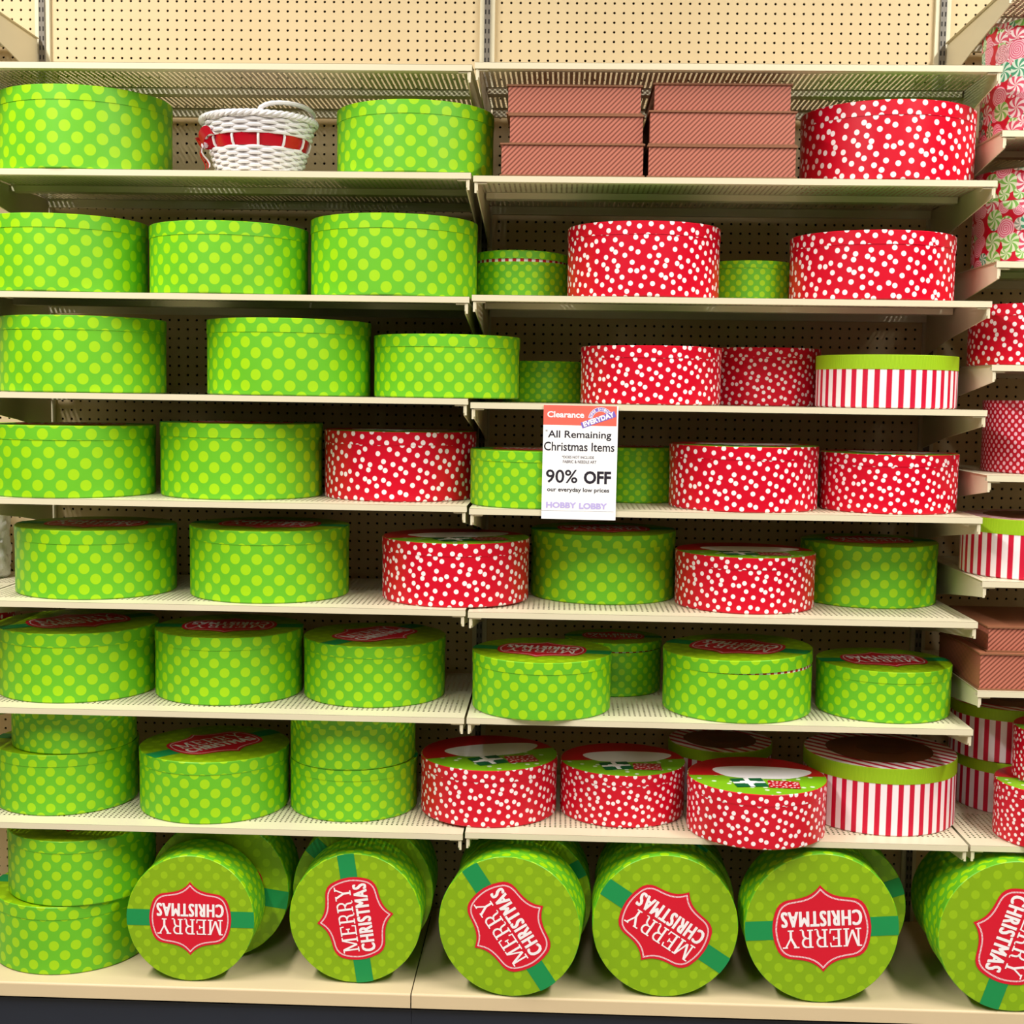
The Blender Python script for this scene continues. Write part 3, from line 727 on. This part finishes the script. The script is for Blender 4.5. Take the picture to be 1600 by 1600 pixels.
# ------------------------------------------------------------------ clearance sign
def sign():
    SW, SH = 0.1765, 0.271
    t = link('clearance_sign', None, None, (0.1755, -0.0030, 0.923+ZO), (PI/2, 0, 0.0))     # local x right, y up, z toward the aisle
    t.rotation_euler = (PI/2, 0.006, 0)
    mb = MB(); mb.box(0, SW, 0, SH, 0, 0.0008); link('sheet', mb.mesh('sheet', PAPER), t)
    X = lambda u: u*SW
    Yv = lambda v: (1-v)*SH
    mb = MB(); mb.box(0, X(0.98), Yv(0.175), Yv(0.002), 0.0008, 0.0010); hd = link('header_band', mb.mesh('header_band', SALMON), t)
    def txt(s, u0, u1, v0, v1, mat, bold=0.0, name='lettering', parent=t, z=0.0012, sp=1.0):
        m = text_mesh(s, X(u1-u0), (v1-v0)*SH, mat, name, bold, z, 0, sp); shift(m, X((u0+u1)/2), Yv((v0+v1)/2)); return link(name, m, parent)
    txt('Clearance', 0.05, 0.545, 0.055, 0.110, WHITE, 0.03, 'lettering', hd, 0.0013)
    txt('*', 0.03, 0.06, 0.215, 0.235, INK, 0.0)
    txt('All Remaining', 0.065, 0.915, 0.222, 0.305, INK, 0.012)
    txt('Christmas Items', 0.015, 0.96, 0.322, 0.400, INK, 0.012)
    txt('*DOES NOT INCLUDE', 0.26, 0.69, 0.440, 0.465, GREYINK, 0.012)
    txt('FABRIC & NEEDLE ART', 0.275, 0.725, 0.480, 0.506, GREYINK, 0.012)
    txt('90%', 0.05, 0.475, 0.565, 0.682, INK, 0.012)
    txt('OFF', 0.56, 0.925, 0.572, 0.685, INK, 0.034)
    txt('our everyday low prices', 0.07, 0.905, 0.720, 0.768, INK, 0.018)
    txt('HOBBY', 0.06, 0.470, 0.850, 0.903, LAVENDER, 0.045); txt('LOBBY', 0.505, 0.885, 0.852, 0.907, LAVENDER, 0.045)
    mb = MB(); mb.box(0, X(0.975), Yv(0.9265), Yv(0.925), 0.0008, 0.0011); link('rule', mb.mesh('rule', GREYINK), t)
    # seal: purple ring with letters round it and a slanted banner
    cx, cy, ro, ri = X(0.765), Yv(0.122), 0.0285, 0.0205
    def ringm(r0, r1, z, mat, name, a0, a1):
        mb = MB(); n = 40
        for i in range(n+1):
            a = math.radians(a0+(a1-a0)*i/n)
            for r in (r0, r1): mb.v.append((cx+r*math.cos(a), cy+r*math.sin(a), z))
        for i in range(n): mb.face((2*i, 2*i+1, 2*i+3, 2*i+2))
        return link(name, mb.mesh(name, mat), hd)
    ringm(ri-0.001, ro+0.001, 0.00105, WHITE, 'seal_outline', 8, 172); ringm(ri, ro, 0.00115, PURPLE, 'seal_ring', 8, 172)
    ms = []
    for i, ch in enumerate('SUPER SAVINGS'):
        if ch == ' ': continue
        a = 168-i*11.2; m = text_mesh(ch, 0.0042, 0.0058, WHITE, 's', 0.03, 0.00125)
        rr = (ri+ro)/2; shift(m, cx+rr*math.cos(math.radians(a)), cy+rr*math.sin(math.radians(a)), 0, math.radians(a-90)); ms.append(m)
    link('seal_lettering', join(ms, 'seal_lettering', [WHITE]), hd)
    a = math.radians(20); bx, by = X(0.745), Yv(0.118)
    mb = MB(); mb.prism([(bx+x*math.cos(a)-y*math.sin(a), by+x*math.sin(a)+y*math.cos(a)) for x, y in ((-0.044, -0.0075), (0.040, -0.0075), (0.040, 0.0068), (-0.044, 0.0068))], 0.00125, 0.0014)
    link('seal_banner', mb.mesh('seal_banner', PURPLE), hd)
    m = text_mesh('EVERYDAY', 0.077, 0.0125, WHITE, 'banner_lettering', 0.05, 0.0016); shift(m, bx-0.001, by, 0, a); link('banner_lettering', m, hd)
    return tag(t, 'white paper clearance sign with salmon header hanging from a shelf front', 'sign')
sign()
